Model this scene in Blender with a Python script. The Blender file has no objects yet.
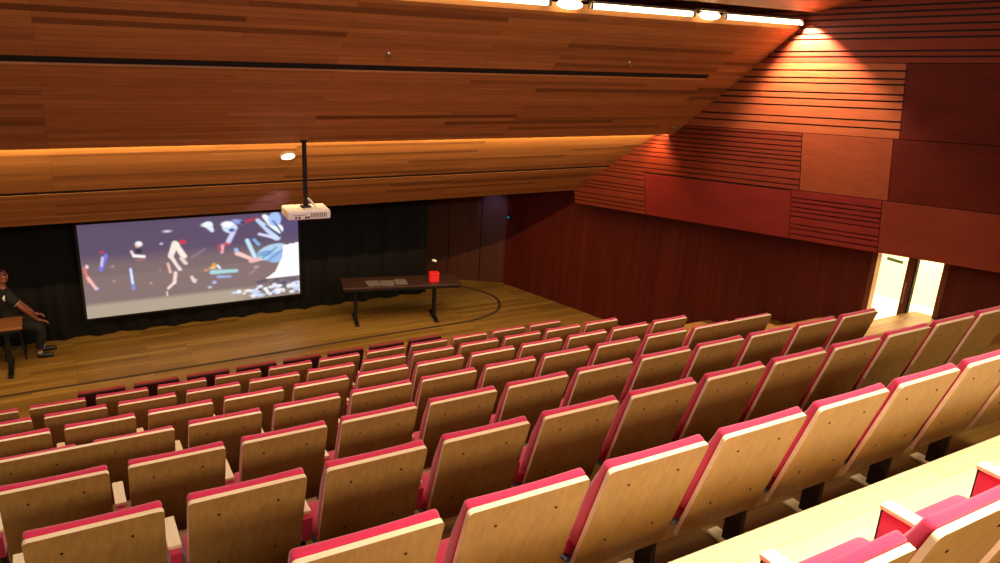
import bpy, bmesh, math, random
from mathutils import Vector, Matrix
random.seed(7)
ZO = 5.15                     # height of the viewer above the stage floor
SC = bpy.context.scene
COL = SC.collection
V = Vector
def W(x, y, z): return V((x, y, z + ZO))

# ------------------------------------------------------------------ materials
def new_mat(name):
    m = bpy.data.materials.new(name); m.use_nodes = True
    nt = m.node_tree; b = nt.nodes['Principled BSDF']
    return m, nt, b
def rgb(r, g, b):
    f = lambda c: (c/255/12.92) if c/255 <= .04045 else ((c/255+.055)/1.055)**2.4
    return (f(r), f(g), f(b), 1)
def plain(name, c, rough=.6, metal=0, noise=.0, scale=30, emit=None, estr=0, sheen=0, bump=0):
    m, nt, b = new_mat(name)
    b.inputs['Base Color'].default_value = c
    b.inputs['Roughness'].default_value = rough
    b.inputs['Metallic'].default_value = metal
    if sheen: b.inputs['Sheen Weight'].default_value = sheen
    if emit:
        b.inputs['Emission Color'].default_value = emit
        b.inputs['Emission Strength'].default_value = estr
    if noise:
        tc = nt.nodes.new('ShaderNodeTexCoord'); n = nt.nodes.new('ShaderNodeTexNoise')
        n.inputs['Scale'].default_value = scale; n.inputs['Detail'].default_value = 4
        nt.links.new(tc.outputs['Object'], n.inputs['Vector'])
        mx = nt.nodes.new('ShaderNodeMix'); mx.data_type = 'RGBA'
        mx.inputs[6].default_value = tuple(v*(1-noise) for v in c[:3])+(1,)
        mx.inputs[7].default_value = tuple(min(1, v*(1+noise)) for v in c[:3])+(1,)
        nt.links.new(n.outputs['Fac'], mx.inputs[0]); nt.links.new(mx.outputs[2], b.inputs['Base Color'])
        if bump:
            bp = nt.nodes.new('ShaderNodeBump'); bp.inputs['Strength'].default_value = bump; bp.inputs['Distance'].default_value = .003
            nt.links.new(n.outputs['Fac'], bp.inputs['Height']); nt.links.new(bp.outputs[0], b.inputs['Normal'])
    return m
def wood(name, c1, c2, stretch=(1, 14, 14), scale=3, rough=.45, contrast=(.3, .7), coat=0, spec=.5):
    """streaky grain running along the axis with the small stretch value"""
    m, nt, b = new_mat(name); N = nt.nodes; L = nt.links
    tc = N.new('ShaderNodeTexCoord'); mp = N.new('ShaderNodeMapping'); mp.inputs['Scale'].default_value = stretch
    n = N.new('ShaderNodeTexNoise'); n.inputs['Scale'].default_value = scale; n.inputs['Detail'].default_value = 6
    n.inputs['Roughness'].default_value = .65; n.inputs['Distortion'].default_value = .3
    cr = N.new('ShaderNodeValToRGB'); cr.color_ramp.elements[0].color = c1; cr.color_ramp.elements[1].color = c2
    cr.color_ramp.elements[0].position, cr.color_ramp.elements[1].position = contrast
    L.new(tc.outputs['Object'], mp.inputs[0]); L.new(mp.outputs[0], n.inputs['Vector'])
    L.new(n.outputs['Fac'], cr.inputs[0]); L.new(cr.outputs[0], b.inputs['Base Color'])
    b.inputs['Roughness'].default_value = rough; b.inputs['Coat Weight'].default_value = coat
    b.inputs['Specular IOR Level'].default_value = spec
    return m
def planks(name, cols, width, length, mapscale=(1, 1, 1), gap=.004, gapcol=(0.01, .005, .003, 1), rough=.4, grain=.35, spec=.5):
    """boards running along X, laid side by side along Y"""
    m, nt, b = new_mat(name); N = nt.nodes; L = nt.links
    tc = N.new('ShaderNodeTexCoord'); mp = N.new('ShaderNodeMapping'); mp.inputs['Scale'].default_value = mapscale
    L.new(tc.outputs['Object'], mp.inputs[0])
    br = N.new('ShaderNodeTexBrick'); br.inputs['Scale'].default_value = 1
    br.inputs['Brick Width'].default_value = length; br.inputs['Row Height'].default_value = width
    br.inputs['Mortar Size'].default_value = gap; br.inputs['Mortar Smooth'].default_value = .2
    br.offset = .37; br.offset_frequency = 3
    br.inputs['Color1'].default_value = (0, 0, 0, 1); br.inputs['Color2'].default_value = (1, 1, 1, 1); br.inputs['Mortar'].default_value = (.5, .5, .5, 1)
    br.inputs['Bias'].default_value = 0
    L.new(mp.outputs[0], br.inputs['Vector'])
    cr = N.new('ShaderNodeValToRGB'); cr.color_ramp.interpolation = 'LINEAR'
    e = cr.color_ramp.elements
    e[0].color = cols[0][1]; e[0].position = cols[0][0]; e[1].color = cols[-1][1]; e[1].position = cols[-1][0]
    for p, c in cols[1:-1]:
        q = e.new(p); q.color = c
    L.new(br.outputs['Color'], cr.inputs[0])
    mp2 = N.new('ShaderNodeMapping'); mp2.inputs['Scale'].default_value = (1.2, 22, 22)
    L.new(tc.outputs['Object'], mp2.inputs[0])
    n = N.new('ShaderNodeTexNoise'); n.inputs['Scale'].default_value = 1.6; n.inputs['Detail'].default_value = 5
    L.new(mp2.outputs[0], n.inputs['Vector'])
    mr = N.new('ShaderNodeMapRange'); mr.inputs[1].default_value = .3; mr.inputs[2].default_value = .7
    mr.inputs[3].default_value = 1-grain; mr.inputs[4].default_value = 1+grain*.5
    L.new(n.outputs['Fac'], mr.inputs[0])
    mu = N.new('ShaderNodeMix'); mu.data_type = 'RGBA'; mu.blend_type = 'MULTIPLY'; mu.inputs[0].default_value = 1
    L.new(cr.outputs[0], mu.inputs[6]); L.new(mr.outputs[0], mu.inputs[7])
    mg = N.new('ShaderNodeMix'); mg.data_type = 'RGBA'; mg.inputs[7].default_value = gapcol
    L.new(br.outputs['Fac'], mg.inputs[0]); L.new(mu.outputs[2], mg.inputs[6])
    L.new(mg.outputs[2], b.inputs['Base Color'])
    b.inputs['Roughness'].default_value = rough; b.inputs['Specular IOR Level'].default_value = spec
    return m

M = {}
M['ceiling'] = planks('ceiling_planks', [(0, rgb(104, 66, 36)), (.1, rgb(138, 90, 50)), (.3, rgb(156, 104, 58)), (.8, rgb(166, 112, 62)), (1, rgb(174, 122, 70))],
                      .07, 2.7, (1, 1.3, 0.0), .0015, rgb(100, 56, 26), .5, .2, .25)
M['floor'] = planks('floor_planks', [(0, rgb(120, 84, 34)), (.5, rgb(140, 100, 44)), (1, rgb(156, 116, 56))],
                    .12, 1.6, (1, 1, 0), .003, rgb(84, 58, 26), .42, .25, .3)
M['tread'] = planks('lit_tread_planks', [(0, rgb(214, 196, 150)), (.5, rgb(222, 206, 162)), (1, rgb(228, 214, 172))],
                    .14, 2.2, (1, 1, 0), .002, rgb(190, 168, 120), .4, .12, .3)  # paler copy of the floor wood; strong light on the tread painted in
M['wall_low'] = wood('dark_red_wall_veneer', rgb(70, 18, 12), rgb(94, 30, 18), (7, 7, .35), 1.2, .5, spec=.25)
M['wall_back'] = wood('brown_wall_veneer', rgb(66, 34, 22), rgb(82, 44, 30), (9, 9, .35), 1.3, .55, spec=.2)
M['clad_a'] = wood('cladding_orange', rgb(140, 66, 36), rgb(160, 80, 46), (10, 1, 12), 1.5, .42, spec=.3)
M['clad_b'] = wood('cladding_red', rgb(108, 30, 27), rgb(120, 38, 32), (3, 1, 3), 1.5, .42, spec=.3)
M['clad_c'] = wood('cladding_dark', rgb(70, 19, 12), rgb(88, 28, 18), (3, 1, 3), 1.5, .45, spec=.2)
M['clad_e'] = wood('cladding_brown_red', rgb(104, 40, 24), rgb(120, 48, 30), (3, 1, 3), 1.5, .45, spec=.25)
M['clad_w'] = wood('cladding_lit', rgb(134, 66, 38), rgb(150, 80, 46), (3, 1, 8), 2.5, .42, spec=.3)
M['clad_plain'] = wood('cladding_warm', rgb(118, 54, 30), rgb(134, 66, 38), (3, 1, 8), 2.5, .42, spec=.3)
M['groove'] = plain('groove_black', rgb(30, 8, 5), .9)
M['dark'] = plain('void_black', rgb(10, 8, 9), .95)
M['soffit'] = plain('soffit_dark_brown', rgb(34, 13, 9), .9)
M['curtain'] = plain('black_stage_curtain', rgb(7, 6, 8), 1, noise=.2, scale=8)
M['veneer'] = wood('seat_back_veneer', rgb(146, 108, 54), rgb(170, 130, 70), (14, 14, 1), 2.4, .42, spec=.35)
M['edge'] = wood('pale_birch_edge', rgb(236, 206, 168), rgb(248, 224, 190), (1, 14, 14), 3, .4)
M['fabric'] = plain('crimson_fabric', rgb(206, 28, 78), .85, noise=.12, scale=220, sheen=.4, bump=.2)
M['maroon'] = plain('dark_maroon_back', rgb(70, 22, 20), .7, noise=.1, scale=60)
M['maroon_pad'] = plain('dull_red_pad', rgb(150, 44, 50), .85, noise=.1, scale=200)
M['grey'] = plain('grey_plastic', rgb(118, 124, 140), .5)
M['screw'] = plain('dark_screw', rgb(34, 24, 14), .5, .6)
M['birch'] = wood('pale_arm_wood', rgb(232, 206, 160), rgb(246, 226, 184), (14, 1, 14), 3, .4)
M['seatleg'] = plain('dark_leg', rgb(40, 14, 12), .7)
M['black'] = plain('black_metal', rgb(10, 9, 10), .5, .2)
M['white'] = plain('white_plastic', rgb(226, 228, 232), .4, noise=.05, scale=9)
M['whitegrey'] = plain('vent_grey', rgb(120, 116, 108), .6)
M['lens'] = plain('lens_glass', rgb(20, 22, 40), .1, 0, emit=rgb(120, 140, 255), estr=1.5)
M['tube'] = plain('tube_glow', rgb(255, 240, 210), .5, emit=rgb(255, 226, 170), estr=7)
M['spotglow'] = plain('spot_glow', rgb(255, 240, 210), .5, emit=rgb(255, 214, 160), estr=14)
M['door_brown'] = wood('door_brown', rgb(96, 48, 28), rgb(120, 64, 38), (8, 8, .5), 2, .45)
M['cream'] = plain('cream_paint', rgb(250, 238, 196), .7, noise=.03, scale=3)
M['sign'] = plain('green_sign_face', rgb(90, 110, 70), .5, emit=rgb(110, 120, 80), estr=.5)
M['teal'] = plain('teal_indicator', rgb(20, 120, 120), .4, emit=rgb(30, 170, 160), estr=.35)
M['table'] = wood('brown_table_top', rgb(58, 34, 27), rgb(72, 44, 34), (1, 12, 12), 3, .4)
M['table2'] = wood('ochre_table_top', rgb(120, 70, 40), rgb(140, 86, 50), (1, 12, 12), 3, .4)
M['redbox'] = plain('red_box', rgb(200, 30, 30), .5, emit=rgb(220, 30, 30), estr=.4)  # weak emission stands in for light falling on the carton
M['paper'] = plain('paper', rgb(112, 96, 94), .7)
M['skin'] = plain('skin', rgb(120, 62, 48), .6, noise=.06, scale=20)
M['shirt'] = plain('black_shirt', rgb(12, 11, 14), .9, noise=.2, scale=40)
M['trousers'] = plain('black_trousers', rgb(8, 7, 10), .9, noise=.2, scale=40)
M['hair'] = plain('dark_hair', rgb(16, 10, 8), .7, noise=.3, scale=60)
M['shoe'] = plain('black_shoe', rgb(12, 11, 12), .5)
M['sock'] = plain('grey_sock', rgb(130, 118, 108), .8)
M['eye'] = plain('eye_white', rgb(200, 190, 180), .4)
M['lip'] = plain('lip', rgb(120, 50, 44), .5)
M['trimline'] = plain('dark_joint', rgb(62, 42, 20), .7)
M['steel'] = plain('brushed_steel', rgb(170, 160, 150), .35, .9)

# ------------------------------------------------------------------ helpers
def link(name, bm, mats, parent=None, smooth=False, recalc=True):
    if recalc: bmesh.ops.recalc_face_normals(bm, faces=bm.faces[:])
    me = bpy.data.meshes.new(name); bm.to_mesh(me); bm.free()
    for m in (mats if isinstance(mats, (list, tuple)) else [mats]): me.materials.append(m)
    if smooth:
        for p in me.polygons: p.use_smooth = True
    o = bpy.data.objects.new(name, me); COL.objects.link(o)
    if parent: o.parent = parent
    return o
def thing(name, label, cat, loc=(0, 0, 0), group=None, rz=0):
    o = bpy.data.objects.new(name, None); COL.objects.link(o)
    o.location = loc; o.rotation_euler = (0, 0, rz); o.empty_display_size = .1
    o['label'] = label; o['category'] = cat
    if group: o['group'] = group
    return o
def tag(o, label, cat, group=None):
    o['label'] = label; o['category'] = cat
    if group: o['group'] = group
    return o
def struct(name, bm, mats, label=None, parent=None, smooth=False, recalc=True):
    o = link(name, bm, mats, parent, smooth, recalc)
    if not parent: o['kind'] = 'structure'
    if label: o['label'] = label
    return o
def box(bm, lo, hi, mat=None, bev=0, seg=2, mi=0):
    lo, hi = V(lo), V(hi); c = (lo+hi)/2; s = hi-lo
    r = bmesh.ops.create_cube(bm, size=1, matrix=Matrix.Translation(c) @ Matrix.Diagonal((*s, 1)))
    vs = r['verts']
    fs = {f for v in vs for f in v.link_faces}
    for f in fs: f.material_index = mi
    if bev:
        es = {e for v in vs for e in v.link_edges}
        rr = bmesh.ops.bevel(bm, geom=list(es), offset=bev, segments=seg, affect='EDGES', profile=.5)
        vs = list({v for f in rr['faces'] for v in f.verts} | {v for v in vs if v.is_valid})
        for f in rr['faces']: f.material_index = mi
    if mat is not None: bmesh.ops.transform(bm, matrix=mat, verts=vs)
    return vs
def tube(bm, pts, r, n=10, mi=0, cap=True):
    pts = [V(p) for p in pts]; rs = r if isinstance(r, (list, tuple)) else [r]*len(pts); rings = []
    for i, p in enumerate(pts):
        d = (pts[min(i+1, len(pts)-1)]-pts[max(i-1, 0)]).normalized()
        a = d.cross(V((0, 0, 1)));
        if a.length < .05: a = d.cross(V((1, 0, 0)))
        a.normalize(); b = d.cross(a)
        rings.append([bm.verts.new(p+(a*math.cos(2*math.pi*k/n)+b*math.sin(2*math.pi*k/n))*rs[i]) for k in range(n)])
    for i in range(len(rings)-1):
        for k in range(n):
            f = bm.faces.new((rings[i][k], rings[i][(k+1) % n], rings[i+1][(k+1) % n], rings[i+1][k])); f.material_index = mi
    if cap:
        for rg in (rings[0], rings[-1]):
            f = bm.faces.new(rg); f.material_index = mi
def prism(bm, poly, axis_lo, axis_hi, mi=0):
    """poly = list of (y,z); extruded along x"""
    a = [bm.verts.new((axis_lo, y, z)) for y, z in poly]; b = [bm.verts.new((axis_hi, y, z)) for y, z in poly]
    n = len(poly); fs = []
    for i in range(n): fs.append(bm.faces.new((a[i], a[(i+1) % n], b[(i+1) % n], b[i])))
    fs += [bm.faces.new(a), bm.faces.new(b)]
    for f in fs: f.material_index = mi
    return fs
def quad(bm, pts, mi=0):
    f = bm.faces.new([bm.verts.new(p) for p in pts]); f.material_index = mi; return f
def ellipsoid(bm, c, r, seg=16, mat=None):
    m = Matrix.Translation(V(c)) @ (mat or Matrix.Identity(4)) @ Matrix.Diagonal((*r, 1))
    return bmesh.ops.create_uvsphere(bm, u_segments=seg, v_segments=max(8, seg*3//4), radius=1, matrix=m)

# ------------------------------------------------------------------ rows of the seating (y, z of the top of the backs; x of one seat edge)
ROWS = {1: (8.735, -3.995, -.026), 2: (7.758, -3.616, -.433), 3: (6.783, -3.264, -.285), 4: (5.80, -2.908, -.130),
        5: (4.841, -2.563, .592), 6: (3.813, -2.186, .167), 7: (2.81, -1.826, -.242), 8: (1.80, -1.445, 1.018), 9: (.778, -1.075, 1.715)}
WID, PITCH, HB = .474, .56, .87
FZ = {k: v[1]+ZO-HB for k, v in ROWS.items()}

# ------------------------------------------------------------------ floor: flat stage and stepped seating tiers
bm = bmesh.new()
XL, XR = -7.0, 11.6
full = [(16.5, 0), (9.765, 0), (9.765, FZ[1])]
for k in range(1, 9):
    full += [(ROWS[k][0]-.01, FZ[k]), (ROWS[k][0]-.01, FZ[k+1])]
full += [(ROWS[9][0]+.045, FZ[9]), (ROWS[9][0]+.045, FZ[9]+.37), (-4.5, FZ[9]+.37)]
for i in range(len(full)-1):
    (ya, za), (yb, zb) = full[i], full[i+1]
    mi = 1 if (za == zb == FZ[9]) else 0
    nx = 10
    for j in range(nx):
        fx = lambda y, j: XL+(min(XR, 8.18+.265*(13.49-y)+.1)-XL)*j/nx
        quad(bm, [(fx(ya, j), ya, za), (fx(ya, j+1), ya, za), (fx(yb, j+1), yb, zb), (fx(yb, j), yb, zb)], mi)
bmesh.ops.remove_doubles(bm, verts=bm.verts[:], dist=.0005)
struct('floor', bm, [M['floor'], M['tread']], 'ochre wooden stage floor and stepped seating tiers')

# nosing along the tread of the nearest tier
bm = bmesh.new()
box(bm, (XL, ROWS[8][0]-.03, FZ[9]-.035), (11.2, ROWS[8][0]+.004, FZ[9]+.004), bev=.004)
struct('trim_2', bm, M['tread'], 'wooden edge of the nearest tier, bright light painted into its colour')

# curved joint in the stage floor
def catmull(P, n=10):
    out = []
    for i in range(len(P)-1):
        p0, p1, p2, p3 = [V(P[max(0, min(len(P)-1, j))]) for j in (i-1, i, i+1, i+2)]
        for t in range(n):
            t /= n
            out.append(.5*((2*p1)+(-p0+p2)*t+(2*p0-5*p1+4*p2-p3)*t*t+(-p0+3*p1-3*p2+p3)*t**3))
    out.append(V(P[-1])); return out
bm = bmesh.new()
path = catmull([(-6.5, 11.63, 0), (-3, 11.63, 0), (0, 11.63, 0), (2, 11.65, 0), (4, 11.70, 0), (5.6, 11.72, 0), (6.5, 11.75, 0), (7.15, 12.0, 0), (7.5, 12.5, 0), (7.52, 13.0, 0), (7.3, 13.5, 0), (6.9, 13.95, 0)])
prev = None
for i, p in enumerate(path):
    d = (path[min(i+1, len(path)-1)]-path[max(i-1, 0)]).normalized(); s = V((-d.y, d.x, 0))*.028
    cur = [bm.verts.new(p-s+V((0, 0, .002))), bm.verts.new(p-s+V((0, 0, .008))), bm.verts.new(p+s+V((0, 0, .008))), bm.verts.new(p+s+V((0, 0, .002)))]
    if prev:
        for k in range(4): bm.faces.new((prev[k], prev[(k+1) % 4], cur[(k+1) % 4], cur[k]))
    prev = cur
struct('trim_1', bm, M['trimline'], 'dark curved joint line in the wooden stage floor')

# ------------------------------------------------------------------ walls
def wl(y): return 8.18+.265*(13.49-y)          # plan line of the lower right wall
H = 6.5
# right wall with a door opening between y=5.5 and y=6.33
DY0, DY1, DZ0, DZ1 = 5.50, 6.36, FZ[4], FZ[4]+2.1
bm = bmesh.new()
TH = V((.97, .25, 0))*.16
def wallseg(ya, yb, za, zb):
    a, b = V((wl(ya), ya, 0)), V((wl(yb), yb, 0))
    P = [a, b, b+TH, a+TH]
    lo = [bm.verts.new(p+V((0, 0, za))) for p in P]; hi = [bm.verts.new(p+V((0, 0, zb))) for p in P]
    for i in range(4): bm.faces.new((lo[i], lo[(i+1) % 4], hi[(i+1) % 4], hi[i]))
    bm.faces.new(lo); bm.faces.new(hi)
wallseg(13.49, DY1, -.05, H); wallseg(DY0, -4.4, -.05, H); wallseg(DY1, DY0, DZ1, H); wallseg(DY1, DY0, -.05, DZ0)
struct('wall_right', bm, M['wall_low'], 'dark red wood-veneered lower right wall')
# angled brown section beside the curtain
bm = bmesh.new()
a, b = V((8.18, 13.49, 0)), V((6.05, 15.03, 0)); t = V((.58, .81, 0))*.14
for i, (p, q) in enumerate([(a, a.lerp(b, .20)), (a.lerp(b, .206), a.lerp(b, .46)), (a.lerp(b, .466), a.lerp(b, .70)), (a.lerp(b, .706), b)]):
    lo = [bm.verts.new(v) for v in (p, q, q+t, p+t)]; hi = [bm.verts.new(v.co+V((0, 0, 3.2))) for v in lo]
    for k in range(4): bm.faces.new((lo[k], lo[(k+1) % 4], hi[(k+1) % 4], hi[k]))
    bm.faces.new(lo); bm.faces.new(hi)
struct('wall_stage', bm, M['wall_back'], 'brown vertical wood panels beside the black stage curtain')
bm = bmesh.new(); box(bm, (XL, 15.1, -.05), (9.3, 15.25, 3.3))
struct('wall_back', bm, M['dark'], 'black wall behind the stage')
bm = bmesh.new(); box(bm, (-7.15, -4.5, -.05), (-7.0, 15.2, 7.6))
struct('wall_left', bm, M['wall_low'], 'dark red left wall')

# ------------------------------------------------------------------ ceiling
C0 = (7.23, .33); C1 = (9.20, -1.39)
def slab(bm, a, b, th, xa, xb, mi=0, n=12):
    (ya, za), (yb, zb) = a, b
    for j in range(n):
        x0 = xa+(xb-xa)*j/n; x1 = xa+(xb-xa)*(j+1)/n
        quad(bm, [W(x0, ya, za), W(x1, ya, za), W(x1, yb, zb), W(x0, yb, zb)], mi)
        quad(bm, [W(x0, ya, za+th), W(x1, ya, za+th), W(x1, yb, zb+th), W(x0, yb, zb+th)], mi)
    for (y, z) in (a, b):
        quad(bm, [W(xa, y, z), W(xb, y, z), W(xb, y, z+th), W(xa, y, z+th)], mi)
    for x in (xa, xb):
        quad(bm, [W(x, ya, za), W(x, yb, zb), W(x, yb, zb+th), W(x, ya, za+th)], mi)
sl = (C1[1]-C0[1])/(C1[0]-C0[0])
def onC(y): return (y, C0[1]+sl*(y-C0[0]))
CX = 9.6
bm = bmesh.new()
slab(bm, onC(7.33), onC(8.075), .10, XL, CX); slab(bm, onC(8.165), C1, .10, XL, CX)
slab(bm, onC(8.075), onC(8.165), .10, 8.08, CX)          # the slot stops short of the wall
# upper panel behind the lamp strip
slab(bm, (3.0, 1.62), (7.13, .46), .10, XL, CX+1.2)
slab(bm, (-4.4, 2.9), (2.9, 1.65), .10, XL, CX+2)
struct('ceiling', bm, M['ceiling'], 'sloping ceiling of orange brown wood planks')
# lower panel, set back behind the glowing cove
L0, L1 = (9.24, -1.231), (11.2, -2.66)
ls = (L1[1]-L0[1])/(L1[0]-L0[0])
def onL(y): return (y, L0[1]+ls*(y-L0[0]))
bm = bmesh.new()
slab(bm, L0, onL(10.40), .10, XL, CX); slab(bm, onL(10.46), L1, .10, XL, CX)
struct('ceiling_lower', bm, M['ceiling'], 'lower wood-planked ceiling panel below the glowing cove')
# black bars painted as the shade inside the slots; dark roof above the stage
bm = bmesh.new()
up1 = lambda q, d: (q[0], q[1]+d)
slab(bm, up1(onC(8.076), .02), up1(onC(8.164), .02), .06, XL, 8.075, 0, 1)
slab(bm, up1(onL(10.401), .003), up1(onL(10.459), .003), .06, XL, CX, 0, 1)
box(bm, W(XL, 11.22, -2.25), W(CX, 15.2, -2.15))
struct('ceiling_slot_shade_and_roof', bm, M['dark'], 'black bars standing in for slot shade in the ceiling, and dark roof above the stage')
# lamp recess
bm = bmesh.new()
y0, z0 = C0
quad(bm, [W(XL, 7.12, .56), W(CX, 7.12, .56), W(CX, 7.36, .50), W(XL, 7.36, .50)])
quad(bm, [W(XL, 7.12, .46), W(CX, 7.12, .46), W(CX, 7.12, .56), W(XL, 7.12, .56)])
struct('trim_3', bm, M['ceiling'], 'recess that holds the strip lights')

# lights seen in the recess
def strip_tube(x0, x1, label, grp):
    t = thing('strip_light', label, 'light', W((x0+x1)/2, 7.235, .325), grp)
    h = (x1-x0)/2
    b = bmesh.new(); tube(b, [(-h+.03, 0, 0), (h-.03, 0, 0)], .03, 12); link('tube', b, M['tube'], t, True)
    b = bmesh.new(); box(b, (-h, -.035, .03), (h, .035, .055), bev=.004)
    for s in (-1, 1): box(b, (s*h-.02, -.03, -.03), (s*h+.02, .03, .03), bev=.004)
    link('housing', b, M['steel'], t)
def strip_spot(x, label, grp):
    t = thing('recessed_spotlight', label, 'light', W(x, 7.235, .325), grp)
    b = bmesh.new(); ellipsoid(b, (0, 0, 0), (.17, .045, .05), 16); link('bulb', b, M['spotglow'], t, True)
    b = bmesh.new(); box(b, (-.2, -.05, .045), (.2, .05, .075), bev=.005); link('housing', b, M['steel'], t)
strip_tube(2.1, 4.76, 'long glowing strip light cut by the top edge of the photo', 'strip lights in the ceiling recess')
strip_tube(5.31, 6.82, 'glowing strip light between the two bright spotlights', 'strip lights in the ceiling recess')
strip_tube(7.34, 8.72, 'glowing strip light ending against the red wooden side wall', 'strip lights in the ceiling recess')
strip_spot(5.03, 'bright spotlight in the ceiling strip, the left one of two', 'spotlights in the ceiling recess')
strip_spot(7.09, 'bright spotlight in the ceiling strip, nearer the side wall', 'spotlights in the ceiling recess')

def oriented(loc, n):
    z = V(n).normalized(); x = V((1, 0, 0)); y = z.cross(x).normalized()
    m = Matrix((x, y, z)).transposed().to_4x4(); m.translation = loc; return m
nL = V((0, ls, -1)).normalized()
# round downlight in the lower panel
y, z = onL(9.80)
t = thing('downlight', 'small round glowing downlight in the ceiling beside the projector pole', 'light', (0, 0, 0)); t.matrix_world = oriented(W(2.63, y, z), nL)
b = bmesh.new(); bmesh.ops.create_cone(b, cap_ends=True, segments=24, radius1=.085, radius2=.085, depth=.012, matrix=Matrix.Translation((0, 0, .004))); link('lamp_face', b, M['spotglow'], t)
b = bmesh.new()
for k in range(24):
    a0, a1 = 2*math.pi*k/24, 2*math.pi*(k+1)/24
    c = lambda r, a, h: (r*math.cos(a), r*math.sin(a), h)
    quad(b, [c(.085, a0, .014), c(.085, a1, .014), c(.105, a1, .004), c(.105, a0, .004)])
bmesh.ops.remove_doubles(b, verts=b.verts[:], dist=.0005)
link('ring', b, M['steel'], t, recalc=False)
# sprinkler heads
nC = V((0, sl, -1)).normalized()
for x, y, lab in ((3.23, 7.93, 'tiny ceiling sprinkler head left of centre above the dark slot'), (6.49, 7.93, 'tiny ceiling sprinkler head above the dark slot, near its right end'), (8.42, 9.06, 'tiny sprinkler head where the glowing cove meets the side wall')):
    yy, zz = onC(y)
    t = thing('sprinkler_head', lab, 'sprinkler', (0, 0, 0), 'ceiling sprinklers'); t.matrix_world = oriented(W(x, yy, zz), nC)
    b = bmesh.new(); bmesh.ops.create_cone(b, cap_ends=True, segments=16, radius1=.03, radius2=.022, depth=.012, matrix=Matrix.Translation((0, 0, .006))); tube(b, [(0, 0, .01), (0, 0, .05)], .008, 8); link('body', b, M['steel'], t)
    b = bmesh.new(); bmesh.ops.create_cone(b, cap_ends=True, segments=16, radius1=.02, radius2=.02, depth=.004, matrix=Matrix.Translation((0, 0, .055)))
    tube(b, [(-.012, 0, .02), (-.014, 0, .052)], .002, 6); tube(b, [(.012, 0, .02), (.014, 0, .052)], .002, 6); link('deflector', b, M['steel'], t)

# ------------------------------------------------------------------ upper cladding of the right wall
CD = V((8.23407, 11.2, -2.90071+ZO)); CE = V((.25179387, -.96589834, .06033441)); CU = V((-.14974386, .0227082, .98846402))
CN = CE.cross(CU).normalized()
if CN.x > 0: CN = -CN
def cp(u, v, w=0): return CD+CE*u+CU*v+CN*w
def cbox(bm, u0, u1, v0, v1, w0, w1, mi=0):
    P = [cp(u, v, w) for w in (w0, w1) for v in (v0, v1) for u in (u0, u1)]
    vs = [bm.verts.new(p) for p in P]
    for idx in ((0, 1, 3, 2), (4, 5, 7, 6), (0, 1, 5, 4), (2, 3, 7, 6), (0, 2, 6, 4), (1, 3, 7, 5)):
        f = bm.faces.new([vs[i] for i in idx]); f.material_index = mi
UMAX = 11.0
bm = bmesh.new()
cbox(bm, 0, UMAX, .0, 5.2, -.10, -.025)
struct('wall_right_upper', bm, M['groove'], 'overhanging upper right wall clad in red wood panels')
up_wall = bpy.data.objects['wall_right_upper']
# soffit between cladding and lower wall
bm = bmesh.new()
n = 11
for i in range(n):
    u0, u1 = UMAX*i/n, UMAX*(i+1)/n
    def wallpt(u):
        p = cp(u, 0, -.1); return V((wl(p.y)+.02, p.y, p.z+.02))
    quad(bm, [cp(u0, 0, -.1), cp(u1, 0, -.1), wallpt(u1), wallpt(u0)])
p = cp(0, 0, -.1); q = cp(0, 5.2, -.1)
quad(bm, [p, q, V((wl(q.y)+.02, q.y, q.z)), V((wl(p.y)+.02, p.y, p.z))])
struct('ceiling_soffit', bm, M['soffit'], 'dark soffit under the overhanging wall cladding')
def panel(u0, u1, v0, v1, kind, mat, seed=0):
    rnd = random.Random(seed); b = bmesh.new(); g = .005
    if kind == 'plain': cbox(b, u0+g, u1-g, v0+g, v1-g, -.024, 0)
    else:
        v = v0+g
        while v < v1-g-.001:
            h = rnd.choice((.045, .06, .075, .1, .13)) if kind == 'wide' else rnd.choice((.045, .055, .065, .1))
            e = min(v+h, v1-g)
            if v1-g-e < .04: e = v1-g
            cbox(b, u0+g, u1-g, v, e, -.024, 0); v = e+(.024 if kind == 'wide' else .019)
    o = link('cladding_panel', b, mat, up_wall); o['label'] = {'plain': 'smooth', 'wide': 'boarded', 'fine': 'finely grooved'}[kind]+' panel'
    return o
us = [0, 1.55, 4.08, 5.34, 6.62, 7.9, 9.2, UMAX]
P = [
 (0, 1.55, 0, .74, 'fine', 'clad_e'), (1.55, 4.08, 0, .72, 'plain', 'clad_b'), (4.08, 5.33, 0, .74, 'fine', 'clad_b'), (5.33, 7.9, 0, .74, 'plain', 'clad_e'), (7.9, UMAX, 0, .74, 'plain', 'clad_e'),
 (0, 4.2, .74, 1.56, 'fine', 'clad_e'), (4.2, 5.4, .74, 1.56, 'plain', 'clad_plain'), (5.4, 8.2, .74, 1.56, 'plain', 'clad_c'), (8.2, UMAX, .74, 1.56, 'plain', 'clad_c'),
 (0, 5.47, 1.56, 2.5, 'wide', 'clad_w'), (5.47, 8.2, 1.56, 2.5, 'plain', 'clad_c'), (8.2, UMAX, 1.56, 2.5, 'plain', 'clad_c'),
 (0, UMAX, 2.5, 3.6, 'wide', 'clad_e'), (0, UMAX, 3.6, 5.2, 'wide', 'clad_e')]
for i, (u0, u1, v0, v1, k, m) in enumerate(P): panel(u0, u1, v0, v1, k, M[m], i+3)

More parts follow.
